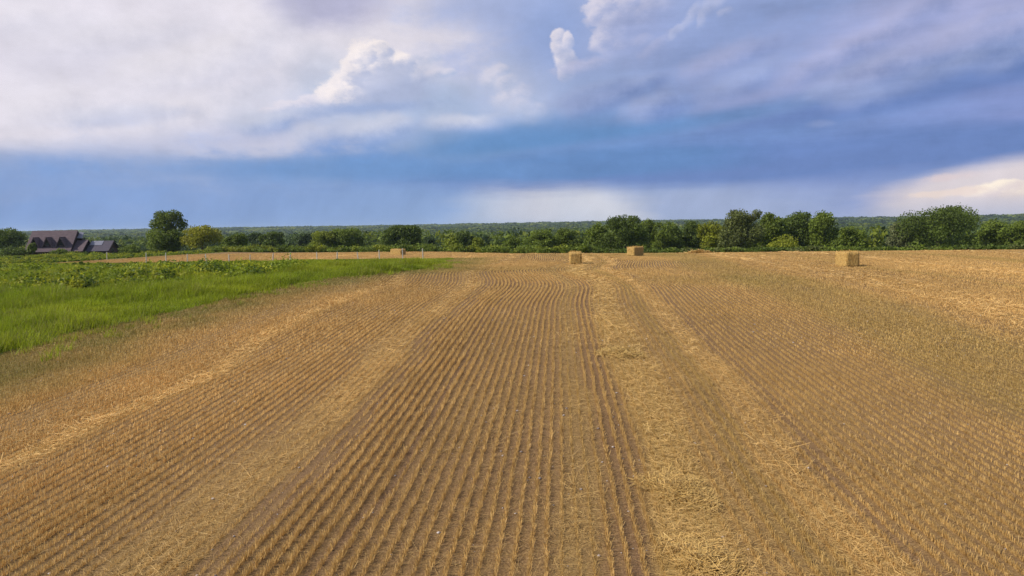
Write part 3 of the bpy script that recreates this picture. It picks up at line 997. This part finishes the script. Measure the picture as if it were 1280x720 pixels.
def build_woodland():
    rng = np.random.default_rng(9)
    temps = []
    for k in range(5):
        lobes = [(0, 0, 0.55, 0.42, 0.42, 0.40)]
        for q in range(7):
            a = q / 7 * 6.283 + rng.uniform(-.3, .3)
            lobes.append((math.cos(a) * 0.3, math.sin(a) * 0.3, rng.uniform(0.4, 0.85), 0.22, 0.22, 0.17))
        temps.append(lobes)
    V, C = [], []
    for r0, r1, n_tr, n_c, sz in ((170, 320, 2100, 130, 0.075), (320, 600, 4200, 70, 0.10), (600, 1200, 5200, 34, 0.15), (1200, 3400, 7000, 16, 0.24)):
        tv = []
        for lobes in temps:
            v, c = crown_cards(lobes, n_c, sz, rng, (1, 1, 1), 0.2)
            tv.append((v.reshape(-1, 4, 3), c))
        az = YAW + np.radians(rng.uniform(-46, 46, n_tr))
        r = np.sqrt(rng.uniform(r0 ** 2, r1 ** 2, n_tr))
        X, Y = np.sin(az) * r, np.cos(az) * r
        e = Y - edge_y(X)
        ok = e > 92
        # a field clearing behind the trees at the right
        px = 640 + FPX * np.tan(az - YAW)
        ok &= ~((px > 1070) & (px < 1140) & (r > 190) & (r < 330))
        X, Y, r = X[ok], Y[ok], r[ok]
        h = rng.uniform(6.5, 10.5, len(X)) * (1 + 0.25 * sstep(r, 900, 2500))
        w = h * rng.uniform(0.75, 1.1, len(X)) * (1 + 1.6 * sstep(r, 500, 2500))
        rot = rng.uniform(0, 6.283, len(X))
        Z = terrain(X, Y)
        h = np.where(r < 1000, np.minimum(h, (CAM_H - 0.004 * r - 0.3 - Z) / 0.95), h)
        ok = h > 3.0
        X, Y, r, h, w, rot, Z = X[ok], Y[ok], r[ok], h[ok], w[ok], rot[ok], Z[ok]
        hue = rng.random(len(X))
        clus = vnoise(X, Y, 120, 91)
        for i in range(len(X)):
            v, c = tv[i % 5]
            ca, sa = math.cos(rot[i]), math.sin(rot[i])
            q = np.empty_like(v)
            q[..., 0] = (v[..., 0] * ca - v[..., 1] * sa) * w[i] + X[i]
            q[..., 1] = (v[..., 0] * sa + v[..., 1] * ca) * w[i] + Y[i]
            q[..., 2] = v[..., 2] * h[i] + Z[i]
            base = np.array(GREENS['blue']) * 1.1 if hue[i] < 0.35 + 0.3 * clus[i] else (np.array(GREENS['mid']) if hue[i] < 0.85 else np.array(GREENS['bright']) * 0.9)
            V.append(q.reshape(-1, 3)); C.append(c * base)
    v = np.vstack(V)
    o = mesh_from('woodland', v, np.arange(len(v)).reshape(-1, 4), M_LEAF, np.vstack(C))
    tag(o, 'unbroken dark green woodland filling the valley out to the skyline', 'woodland', kind='stuff')


def build_haze():
    import bmesh
    bm = bmesh.new()
    bmesh.ops.create_cube(bm, size=1.0)
    me = bpy.data.meshes.new('haze')
    bm.to_mesh(me); bm.free()
    m = bpy.data.materials.new('haze_air')
    m.use_nodes = True
    t = Nodes(m.node_tree)
    t.n.clear()
    v = t.new('ShaderNodeVolumePrincipled')
    v.inputs['Color'].default_value = (0.66, 0.82, 1.0, 1)
    v.inputs['Density'].default_value = HAZE
    v.inputs['Anisotropy'].default_value = 0.2
    out = t.new('ShaderNodeOutputMaterial')
    t.l.new(v.outputs[0], out.inputs['Volume'])
    me.materials.append(m)
    o = bpy.data.objects.new('haze', me)
    COL.objects.link(o)
    zs = [v_.co.z for ob in COL.objects if ob.type == 'MESH' and ob.name in ('ground', 'woodland') for v_ in ob.data.vertices]
    lo, hi = min(zs) - 1.0, max(max(zs), 12.0) + 2.0
    o.scale = (15600, 15600, hi - lo)
    o.location = (0, 0, (hi + lo) / 2)
    tag(o, kind='stuff', label='thin blue haze over the valley and the far woodland')


# ------------------------------------------------------------------ objects
def box_mesh(bm_v, bm_f, p0, p1):
    o = sum(len(v) for v in bm_v)
    (a, b_, c), (d, e, f) = p0, p1
    v = np.array([(a, b_, c), (d, b_, c), (d, e, c), (a, e, c), (a, b_, f), (d, b_, f), (d, e, f), (a, e, f)], float)
    q = np.array([(0, 3, 2, 1), (4, 5, 6, 7), (0, 1, 5, 4), (1, 2, 6, 5), (2, 3, 7, 6), (3, 0, 4, 7)]) + o
    bm_v.append(v); bm_f.append(q)


def bale(px, py, Y, L, Wd, H, rz, label, name='straw_bale', group='square straw bales left on the field', seed=0, sink=0.0):
    """big square straw bale: compressed flakes, slightly bulging, bristling straw"""
    rng = np.random.default_rng(100 + seed)
    X = at(px, py, Y)[0]
    root_z = float(terrain(X, Y)) - sink
    nx, ny, nz = 14, 26, 14
    V, F = [], []
    off = 0
    for ax, sgn in ((0, 1), (0, -1), (1, 1), (1, -1), (2, 1), (2, -1)):
        dims = [nx, ny, nz]
        o1, o2 = [i for i in (0, 1, 2) if i != ax]
        n1, n2 = dims[o1], dims[o2]
        g1, g2 = np.meshgrid(np.linspace(-1, 1, n1 + 1), np.linspace(-1, 1, n2 + 1), indexing='ij')
        p = np.zeros((n1 + 1, n2 + 1, 3))
        p[..., ax] = sgn; p[..., o1] = g1; p[..., o2] = g2
        V.append(p.reshape(-1, 3))
        i = np.arange(n1)[:, None] * (n2 + 1) + np.arange(n2)[None] + off
        q = np.stack([i, i + n2 + 1, i + n2 + 2, i + 1], -1).reshape(-1, 4)
        if (sgn > 0) != (ax != 1): q = q[:, ::-1]
        F.append(q)
        off += (n1 + 1) * (n2 + 1)
    v = np.vstack(V)
    f = np.vstack(F)
    half = np.array([Wd, L, H]) / 2
    p4 = np.abs(v) ** 14
    v = v / (p4.sum(1, keepdims=True) ** (1 / 14))
    key = np.round(v * 500)
    d = 0.035 * (vnoise(key[:, 0] * 0.02 + key[:, 1] * 0.013, key[:, 2] * 0.02 + key[:, 1] * 0.05, 1.2, seed + 3) - 0.5)
    flake = 0.012 * np.sin(v[:, 1] * half[1] * 2 * math.pi / 0.19)
    twine = np.zeros(len(v))
    for s in np.linspace(-0.8, 0.8, 6):
        twine -= 0.018 * np.exp(-((v[:, 0] - s) / 0.05) ** 2) * (np.abs(v[:, 0]) < 0.97)
    v = v * (1 + (d + flake + twine)[:, None])
    v = v * half + np.array([0, 0, half[2]])
    o = mesh_from(name, v, f, M_BALE, smooth=True)
    o.location = (X, Y, root_z)
    o.rotation_euler = (rng.uniform(-0.015, 0.015), rng.uniform(-0.02, 0.02), rz)
    tag(o, label, 'straw bale', group)
    # bristling straw as a part
    n = 900
    u = rng.uniform(-1, 1, (n, 3))
    ax = rng.integers(0, 3, n)
    sg = np.where(rng.random(n) < 0.5, -1, 1).astype(float)
    sg = np.where(ax == 2, 1, sg)
    u[np.arange(n), ax] = sg
    u[:, 2] = np.where((ax != 2), np.minimum(u[:, 2], 0.97), u[:, 2])
    pn = unit(np.sign(u) * np.abs(u) ** 5)
    c = u * half * 0.985 + np.array([0, 0, half[2]])
    dd = unit(rng.normal(size=(n, 3)) * np.array([0.35, 0.35, 1.0]) + pn * 0.12)
    Ln = rng.uniform(0.05, 0.16, n)
    wd = unit(np.cross(dd, pn + rng.normal(size=(n, 3)) * 0.2))
    vv, ff = strips(c, c + dd * Ln[:, None], rng.uniform(0.01, 0.022, n), wd)
    mesh_from('straw_ends', vv, ff, M_STRAW, straw_colors(n, rng, np.zeros(n)) * np.array([1.0, 1.0, 0.85]), parent=o)
    return o


M_BALE, t, b = material('packed_straw')
tc_ = t.new('ShaderNodeTexCoord')
v1 = t.noise(t.vmath('MULTIPLY', tc_.outputs['Object'], (14, 14, 1.6)), 3.0, 5, 0.65)
v2 = t.noise(t.vmath('MULTIPLY', tc_.outputs['Object'], (1.5, 9, 1.5)), 1.5, 4, 0.6)
cc = t.ramp(v1, [(0.34, (0.10, 0.055, 0.015)), (0.48, (0.38, 0.235, 0.065)), (0.62, (0.62, 0.43, 0.16))])
t.l.new(t.mix(t.mapr(v2, 0.35, 0.65, 0.0, 0.4), cc, (0.30, 0.18, 0.05)), b.inputs['Base Color'])
bp = t.new('ShaderNodeBump'); bp.inputs['Strength'].default_value = 0.9; bp.inputs['Distance'].default_value = 0.04
t.l.new(v1, bp.inputs['Height']); t.l.new(bp.outputs[0], b.inputs['Normal'])


def heap(px, py, rx, ry, h, n, label, seed, green=0.3, ln=0.28, wd=0.008):
    rng = np.random.default_rng(200 + seed)
    x, y = hit(px, py)
    a = rng.uniform(0, 6.283, n); q = np.sqrt(rng.random(n))
    ex = 1 + 0.35 * np.sin(a * 2 + seed) + 0.2 * np.sin(a * 5 + seed * 2)
    X, Y = np.cos(a) * q * rx * ex, np.sin(a) * q * ry * ex
    Z = h * (1 - q ** 1.6) * rng.random(n) ** 0.6 + 0.02
    swirl = a + math.pi / 2 + rng.normal(size=n) * 0.8
    pit = rng.normal(size=n) * 0.25
    d = np.stack([np.cos(swirl) * np.cos(pit), np.sin(swirl) * np.cos(pit), np.sin(pit)], -1)
    L = ln * rng.uniform(0.5, 1.4, n)
    c = np.stack([X, Y, Z], -1)
    wdir = unit(np.stack([-np.sin(swirl), np.cos(swirl), rng.normal(size=n) * 0.5], -1))
    base = c - d * L[:, None] / 2; tip = c + d * L[:, None] / 2
    base[:, 2] = np.maximum(base[:, 2], 0.005); tip[:, 2] = np.maximum(tip[:, 2], 0.005)
    v, f = strips(base, tip, wd * rng.uniform(0.7, 1.4, n), wdir)
    col_ = straw_colors(n, rng, np.full(n, green) * rng.random(n)) * np.array([0.88, 0.90, 0.84])
    o = mesh_from('straw_heap', v, f, M_STRAW, col_)
    o.location = (x, y, float(terrain(x, y)))
    tag(o, label, 'straw heap', 'loose heaps of straw on the field')
    return o


def prism_mesh(parts):
    """parts: list of (verts, faces) with mixed polygons -> one bpy mesh"""
    import bmesh
    bm = bmesh.new()
    for vs, fs in parts:
        bv = [bm.verts.new(v) for v in vs]
        for f in fs:
            bm.faces.new([bv[i] for i in f])
    bmesh.ops.recalc_face_normals(bm, faces=bm.faces)
    me = bpy.data.meshes.new('m')
    bm.to_mesh(me)
    bm.free()
    return me


def padd(name, parts, mat, parent, loc=None):
    me = prism_mesh(parts)
    me.name = name
    me.materials.append(mat)
    o = bpy.data.objects.new(name, me)
    COL.objects.link(o)
    o.parent = parent
    if loc: o.location = loc
    return o


def boxp(a, b_):
    (x0, y0, z0), (x1, y1, z1) = a, b_
    return ([(x0, y0, z0), (x1, y0, z0), (x1, y1, z0), (x0, y1, z0), (x0, y0, z1), (x1, y0, z1), (x1, y1, z1), (x0, y1, z1)],
            [(0, 3, 2, 1), (4, 5, 6, 7), (0, 1, 5, 4), (1, 2, 6, 5), (2, 3, 7, 6), (3, 0, 4, 7)])


def slab(p, thick):
    """a sloping slab: quad p (4 points) extruded down by thick"""
    p = [Vector(q) for q in p]
    n = (p[1] - p[0]).cross(p[3] - p[0]).normalized()
    if n.z < 0: n = -n
    q = [v - n * thick for v in p]
    return ([tuple(v) for v in p + q], [(0, 1, 2, 3), (7, 6, 5, 4), (0, 4, 5, 1), (1, 5, 6, 2), (2, 6, 7, 3), (3, 7, 4, 0)])


def gable_roof(x0, x1, hw, ez, rz, y=0.0, over=0.4, th=0.16):
    """ridge along x; eaves at y +- hw"""
    s = (rz - ez) / hw
    e = ez - over * s
    return [slab([(x0, y - hw - over, e), (x1, y - hw - over, e), (x1, y, rz), (x0, y, rz)], th),
            slab([(x0, y + hw + over, e), (x1, y + hw + over, e), (x1, y, rz), (x0, y, rz)], th)]


def gable_wall(x0, x1, hw, z0, ez, rz, y=0.0, inset=0.18):
    rz -= inset; ez -= inset
    v = [(x0, y - hw, z0), (x0, y + hw, z0), (x0, y + hw, ez), (x0, y, rz), (x0, y - hw, ez),
         (x1, y - hw, z0), (x1, y + hw, z0), (x1, y + hw, ez), (x1, y, rz), (x1, y - hw, ez)]
    return (v, [(0, 1, 2, 3, 4), (9, 8, 7, 6, 5), (0, 4, 9, 5), (1, 6, 7, 2), (2, 7, 8, 3), (3, 8, 9, 4), (0, 5, 6, 1)])


def build_house():
    Y = 138.0
    X, _, zr = at(69, 288, Y)                        # middle of the long ridge
    depth = X * math.sin(YAW) + Y * math.cos(YAW)
    s = depth / FPX
    K = s / 1.135                                    # metres along the house for one pixel
    g = float(terrain(X, Y))
    root = empty('house', (X, Y, g), R(15))
    tag(root, 'long dark brown house with steep purple brown roof and three triangular dormers', 'house')
    Z = lambda py: at(80, py, Y)[2] - g
    rz, ez = Z(288), Z(311.5)
    hw = 4.0
    hl = 29 * K
    z0 = -1.5
    padd('wall', [gable_wall(-hl + 0.35, hl - 0.3, hw, z0, ez, rz)], M_WALL, root)
    padd('roof', gable_roof(-hl, hl, hw, ez, rz), M_ROOF, root)
    for px in (44, 60, 77):
        lx = (px - 69 + 7.2) * K
        dz0 = ez + (rz - ez) * 0.20
        dh = 11.0 * s
        dw = 0.80
        yf = -hw + hw * 0.10
        yb = -hw + hw * (0.20 + dh / (rz - ez)) + 0.3
        d = padd('dormer', [([(lx - dw, yf + 0.25, dz0), (lx + dw, yf + 0.25, dz0), (lx, yf + 0.25, dz0 + dh - 0.1), (lx - dw, yb, dz0), (lx + dw, yb, dz0), (lx, yb, dz0 + dh - 0.1)],
                             [(0, 1, 2), (3, 5, 4), (0, 3, 4, 1), (1, 4, 5, 2), (2, 5, 3, 0)])], M_WOOD, root)
        padd('dormer_roof', [slab([(lx - dw - 0.22, yf - 0.1, dz0 - 0.35), (lx - dw - 0.22, yb, dz0 - 0.35), (lx, yb, dz0 + dh), (lx, yf - 0.1, dz0 + dh)], 0.12),
                             slab([(lx + dw + 0.22, yf - 0.1, dz0 - 0.35), (lx + dw + 0.22, yb, dz0 - 0.35), (lx, yb, dz0 + dh), (lx, yf - 0.1, dz0 + dh)], 0.12)], M_ROOF, d)
        padd('window', [boxp((lx - 0.30, yf + 0.19, dz0 + 0.1), (lx + 0.30, yf + 0.247, dz0 + 0.62))], M_GLASS, d)
        padd('window_sill', [boxp((lx - 0.36, yf + 0.10, dz0 - 0.02), (lx + 0.36, yf + 0.245, dz0 + 0.09))], M_ROOF, d)
    # lower gabled extension at the right end
    ex0, ex1 = hl + 0.002, (112 - 69) * K
    rz2 = Z(300)
    ew, ey = 3.2, -0.4
    padd('extension_wall', [gable_wall(ex0 - 0.25, ex1 - 0.45, ew, z0, ez - 0.15, rz2, y=ey)], M_WOOD, root)
    padd('extension_roof', gable_roof(ex0, ex1, ew, ez - 0.15, rz2, y=ey), M_ROOF, root)
    # stair turret with a pale sheet-metal roof against the ridge end
    tz, bz = Z(290.0), Z(297.5)
    padd('turret_wall', [boxp((hl + 0.03, -0.55, rz2 - 0.6), (hl + 6.0 * K, 1.1, bz - 0.12))], M_WOOD, root)
    padd('turret_roof', [slab([(hl + 0.02, -0.8, bz), (hl + 7.0 * K, -0.8, bz - 0.1), (hl + 5.0 * K, 1.0, tz - 0.15), (hl + 0.02, 1.0, tz)], 0.1)], M_METAL, root)
    # long low wing to the right with a pale roof panel
    wl0, wl1 = ex1 + 0.05, (142 - 69) * K
    wr, we = Z(301.8), Z(312.5)
    ww, wy = 3.0, 0.9
    padd('wing_wall', [gable_wall(wl0, wl1 - 0.35, ww, z0, we, wr, y=wy)], M_WALL, root)
    padd('wing_roof', gable_roof(wl0, wl1, ww, we, wr, y=wy, over=0.5), M_ROOF2, root)
    sl = (wr - we) / ww
    y1, y2 = wy - 0.12, wy - 1.6
    pan = lambda yy: wr + (yy - wy) * sl + 0.07
    padd('roof_panel', [slab([(wl0 + 0.2, y2, pan(y2)), (wl0 + 17 * K, y2, pan(y2)), (wl0 + 17 * K, y1, pan(y1)), (wl0 + 0.2, y1, pan(y1))], 0.06)], M_METAL, root)
    for sg in (-1, 1):
        yo = wy + sg * (ww + 0.5)
        zo = we - 0.5 * sl + 0.02
        padd('bargeboard', [slab([(wl1 + 0.003, yo, zo), (wl1 + 0.09, yo, zo), (wl1 + 0.09, wy, wr + 0.02), (wl1 + 0.003, wy, wr + 0.02)], 0.26)], M_WOOD, root)
    padd('window', [boxp((wl1 - 0.345, wy - 0.6, z0 + 1.9), (wl1 - 0.29, wy + 0.6, z0 + 2.7))], M_GLASS, root)


POSTS = [(133, 315), (182, 316), (207, 316), (234, 317.5), (257.5, 317.5), (286, 318), (312, 318.5), (340.6, 316.5), (362.5, 315.5), (396, 315),
         (421, 315), (447.5, 315), (474, 312.5), (503, 310.5), (528.5, 310.5)]
ORD = ['first', 'second', 'third', 'fourth', 'fifth', 'sixth', 'seventh', 'eighth']


def build_posts():
    for i, (px, ytop) in enumerate(POSTS):
        rng = np.random.default_rng(300 + i)
        Y = FENCE_Y + rng.uniform(-0.4, 0.4) + (12.0 if i == 0 else 0)
        X, _, zt = at(px, ytop, Y)
        g = float(terrain(X, Y))
        h = zt - g
        r = rng.uniform(0.042, 0.055)
        n = 9
        V, F = [], []
        zs = [-0.3, 0.0, h * 0.4, h * 0.75, h - 0.05, h]
        rs = [1.08, 1.05, 1.0, 0.97, 0.95, 0.70]
        for z, q in zip(zs, rs):
            for k in range(n):
                a = 6.28318 * k / n
                V.append((math.cos(a) * r * q * (1 + 0.06 * rng.normal()), math.sin(a) * r * q * (1 + 0.06 * rng.normal()), z))
        for j in range(len(zs) - 1):
            for k in range(n):
                F.append((j * n + k, j * n + (k + 1) % n, (j + 1) * n + (k + 1) % n, (j + 1) * n + k))
        top = len(V)
        V.append((0, 0, h + 0.02))
        F3 = [((len(zs) - 1) * n + k, (len(zs) - 1) * n + (k + 1) % n, top) for k in range(n)]
        me = prism_mesh([(V, F + F3)])
        me.name = 'fence_post'
        me.materials.append(M_POST)
        o = bpy.data.objects.new('fence_post', me)
        COL.objects.link(o)
        o.location = (X, Y, g)
        o.rotation_euler = (rng.normal() * 0.03, rng.normal() * 0.035, rng.uniform(0, 3))
        k = len(POSTS) - 1 - i
        if i == 0: lab = 'pale fence post standing apart in the weeds just before the house wing'
        elif k == 0: lab = 'white fence post at the right end of the line, by the tip of the grass'
        elif k == 1: lab = 'pale fence post standing in front of the far straw bale'
        elif i < 8: lab = f'{ORD[i - 1]} weathered post along the pale strip, counted from the big tree end'
        else: lab = f'{ORD[k]} weathered post back from the grass tip end of the fence'
        tag(o, lab, 'fence post', 'weathered posts of the fence behind the grass')


# ------------------------------------------------------------------ build
if not SKY_ONLY:
    build_ground()
    build_woodland()
    build_house()
    T = tree
    # left side
    T(-8, 24, 284, 150, 'dark', 'dark green tree cut by the left picture edge, left of the house')
    T(-4, 32, 307, 128, 'dark', 'low dark bush left of the house under the edge tree', shape='bush', name='shrub', cat='shrub')
    T(33, 47, 303, 128, 'mid', 'small ragged sapling standing in front of the house dormers', name='sapling', lobes_px=[(40, 307, 4, 3.5), (37, 310, 3, 3), (43, 311, 3.5, 3), (39, 314, 5, 3), (42, 305, 2, 2)])
    T(66, 86, 310, 126, 'mid', 'rounded green shrub in front of the middle of the house eaves', shape='bush', name='shrub', cat='shrub')
    T(150, 176, 305, 135, 'mid', 'mid green shrub between the house wing and the tall tree', shape='bush', name='shrub', cat='shrub')
    T(180, 235, 263, 135, 'mid', 'tall two tiered green tree with see through upper crown, right of the house',
      lobes_px=[(206, 278, 14, 13), (200, 270, 10, 7), (219, 270, 12, 8), (226, 280, 8, 9), (195, 280, 10, 8), (190, 295, 10, 10), (206, 297, 19, 13), (221, 296, 12, 12), (228, 301, 7, 9), (200, 306, 15, 9), (216, 308, 13, 8), (213, 285, 8, 6)])
    T(231, 272, 281, 130, 'olive', 'yellow olive round tree beside the tall two tiered tree')
    T(270, 290, 296, 138, 'mid', 'low green bush just right of the yellow olive tree', shape='bush', name='shrub', cat='shrub')
    T(286, 307, 291, 134, 'mid', 'small upright dark green tree beside the low green bush')
    T(305, 332, 290, 185, 'blue', 'grey blue tree set back behind the post line')
    T(326, 354, 288, 160, 'dark', 'dark rounded tree above the middle fence posts')
    T(368, 392, 290, 190, 'blue', 'bluish tree set back left of the broad bright tree')
    T(388, 420, 288, 150, 'bright', 'left bright crown of the broad pair above the fence')
    T(412, 452, 284, 152, 'mid', 'taller right crown of the broad pair above the fence')
    T(476, 528, 281.5, 150, 'dark', 'broad dark domed tree behind the far bale', lobes_px=[(488, 296, 12, 12), (502, 292, 15, 11), (516, 291, 11, 10), (521, 300, 7, 9), (508, 302, 14, 8), (481, 303, 6, 7), (495, 286, 8, 5), (512, 285, 8, 4)])
    T(528, 546, 294, 175, 'blue', 'small bluish tree right of the broad domed tree')
    T(556, 571, 296, 128, 'bright', 'small bright green tree above the tip of the grass')
    T(568, 592, 287.5, 170, 'dark', 'dark tree between two small bright green trees')
    T(589, 603, 295.5, 128, 'bright', 'slim bright green tree on the right of the dark one')
    T(629, 650, 294, 135, 'mid', 'light green bushy tree standing alone before the woodland gap')
    T(659, 693, 285.5, 140, 'mid', 'rounded grey green tree left of the nearest centre bale')
    T(690, 724, 283.5, 145, 'mid', 'rounded green tree directly behind the nearest centre bale')
    # right-hand group
    T(734, 762, 277, 142, 'mid', 'green tree at the left end of the dense tree group')
    T(757, 806, 267.5, 135, 'dark', 'tallest dark tree of the dense group, behind the middle bale')
    T(798, 824, 271, 150, 'mid', 'narrow green tree just right of the tallest dark tree')
    T(817, 852, 275.5, 146, 'mid', 'green tree with two low domes in the middle of the dense group')
    T(846, 880, 275, 152, 'dark', 'dark tree left of the yellow green tree')
    T(874, 906, 275.5, 138, 'yellow', 'yellow green tree left of the tall brownish tree')
    T(904, 951, 260.5, 134, 'brown', 'tall brownish green tree behind the straw mound at the field edge')
    T(946, 982, 265, 140, 'mid', 'green tree between the brownish tree and the twin crowns')
    T(976, 1022, 264, 144, 'dark', 'broad twin crowned tree behind the bright bush')
    T(1013, 1050, 261.5, 138, 'mid', 'tall pointed tree left of the right hand bale')
    T(1046, 1082, 281, 130, 'mid', 'lower spreading tree directly behind the right hand bale')
    T(955, 1010, 291.5, 122, 'yellow', 'bright low bush in front of the twin crowned tree', shape='bush', name='shrub', cat='shrub')
    T(1112, 1142, 275, 140, 'grey', 'pale grey green willow like tree leaning on the big dark tree')
    T(1133, 1218, 257.5, 136, 'dark', 'biggest wide dark tree below the bright break in the clouds')
    T(1224, 1262, 273, 142, 'mid', 'green tree right of the widest dark tree')
    T(1252, 1300, 276, 136, 'mid', 'green tree cut by the right picture edge')
    hedge(262, 745, 7, 0.6, 1.6, 'low bushy green hedge along the far side of the left strip and field', 190, ['mid', 'bright', 'mid', 'dark', 'yellow'], 1)
    hedge(735, 1300, 9, 0.35, 1.0, 'dark understorey hedge under the dense trees at the right', 220, ['dark', 'dark', 'dark', 'brown', 'mid'], 2)
    build_scrub()
    build_grass()
    build_stubble()
    build_loose()
    build_stones()
    bale(719.3, 328, 55.5, 1.7, 0.93, 0.93, R(1), 'nearest centre straw bale, seen end on, alone among the stubble rows', seed=1)
    bale(794, 317.5, 72.5, 1.8, 0.95, 0.93, R(-38), 'straw bale at the field edge in front of the tallest dark tree', seed=2)
    bale(1059, 328, 48.5, 1.75, 0.92, 1.0, R(1), 'right hand straw bale showing two faces, under the pointed tree', seed=3)
    bale(497.5, 317, 86, 1.8, 0.95, 0.84, R(62), 'far orange tan straw bale behind the fence posts on the strip', seed=4, sink=0.1)
    heap(874, 316.8, 1.15, 0.9, 0.34, 900, 'low mound of straw on the field edge below the brownish tree', 1, 0.0, 0.7, 0.07)
    heap(775, 442, 0.5, 0.9, 0.13, 1500, 'small yellowish straw heap in mid field right of the central track', 2, 0.3, 0.3, 0.014)
    heap(845, 612, 0.44, 0.66, 0.10, 3000, 'swirled straw heap on the yellow windrow in the foreground', 3, 0.15)
    heap(880, 700, 0.44, 0.52, 0.11, 2400, 'straw heap nearest the bottom edge on the yellow windrow', 4, 0.1)
    build_posts()
    if HAZE > 0: build_haze()
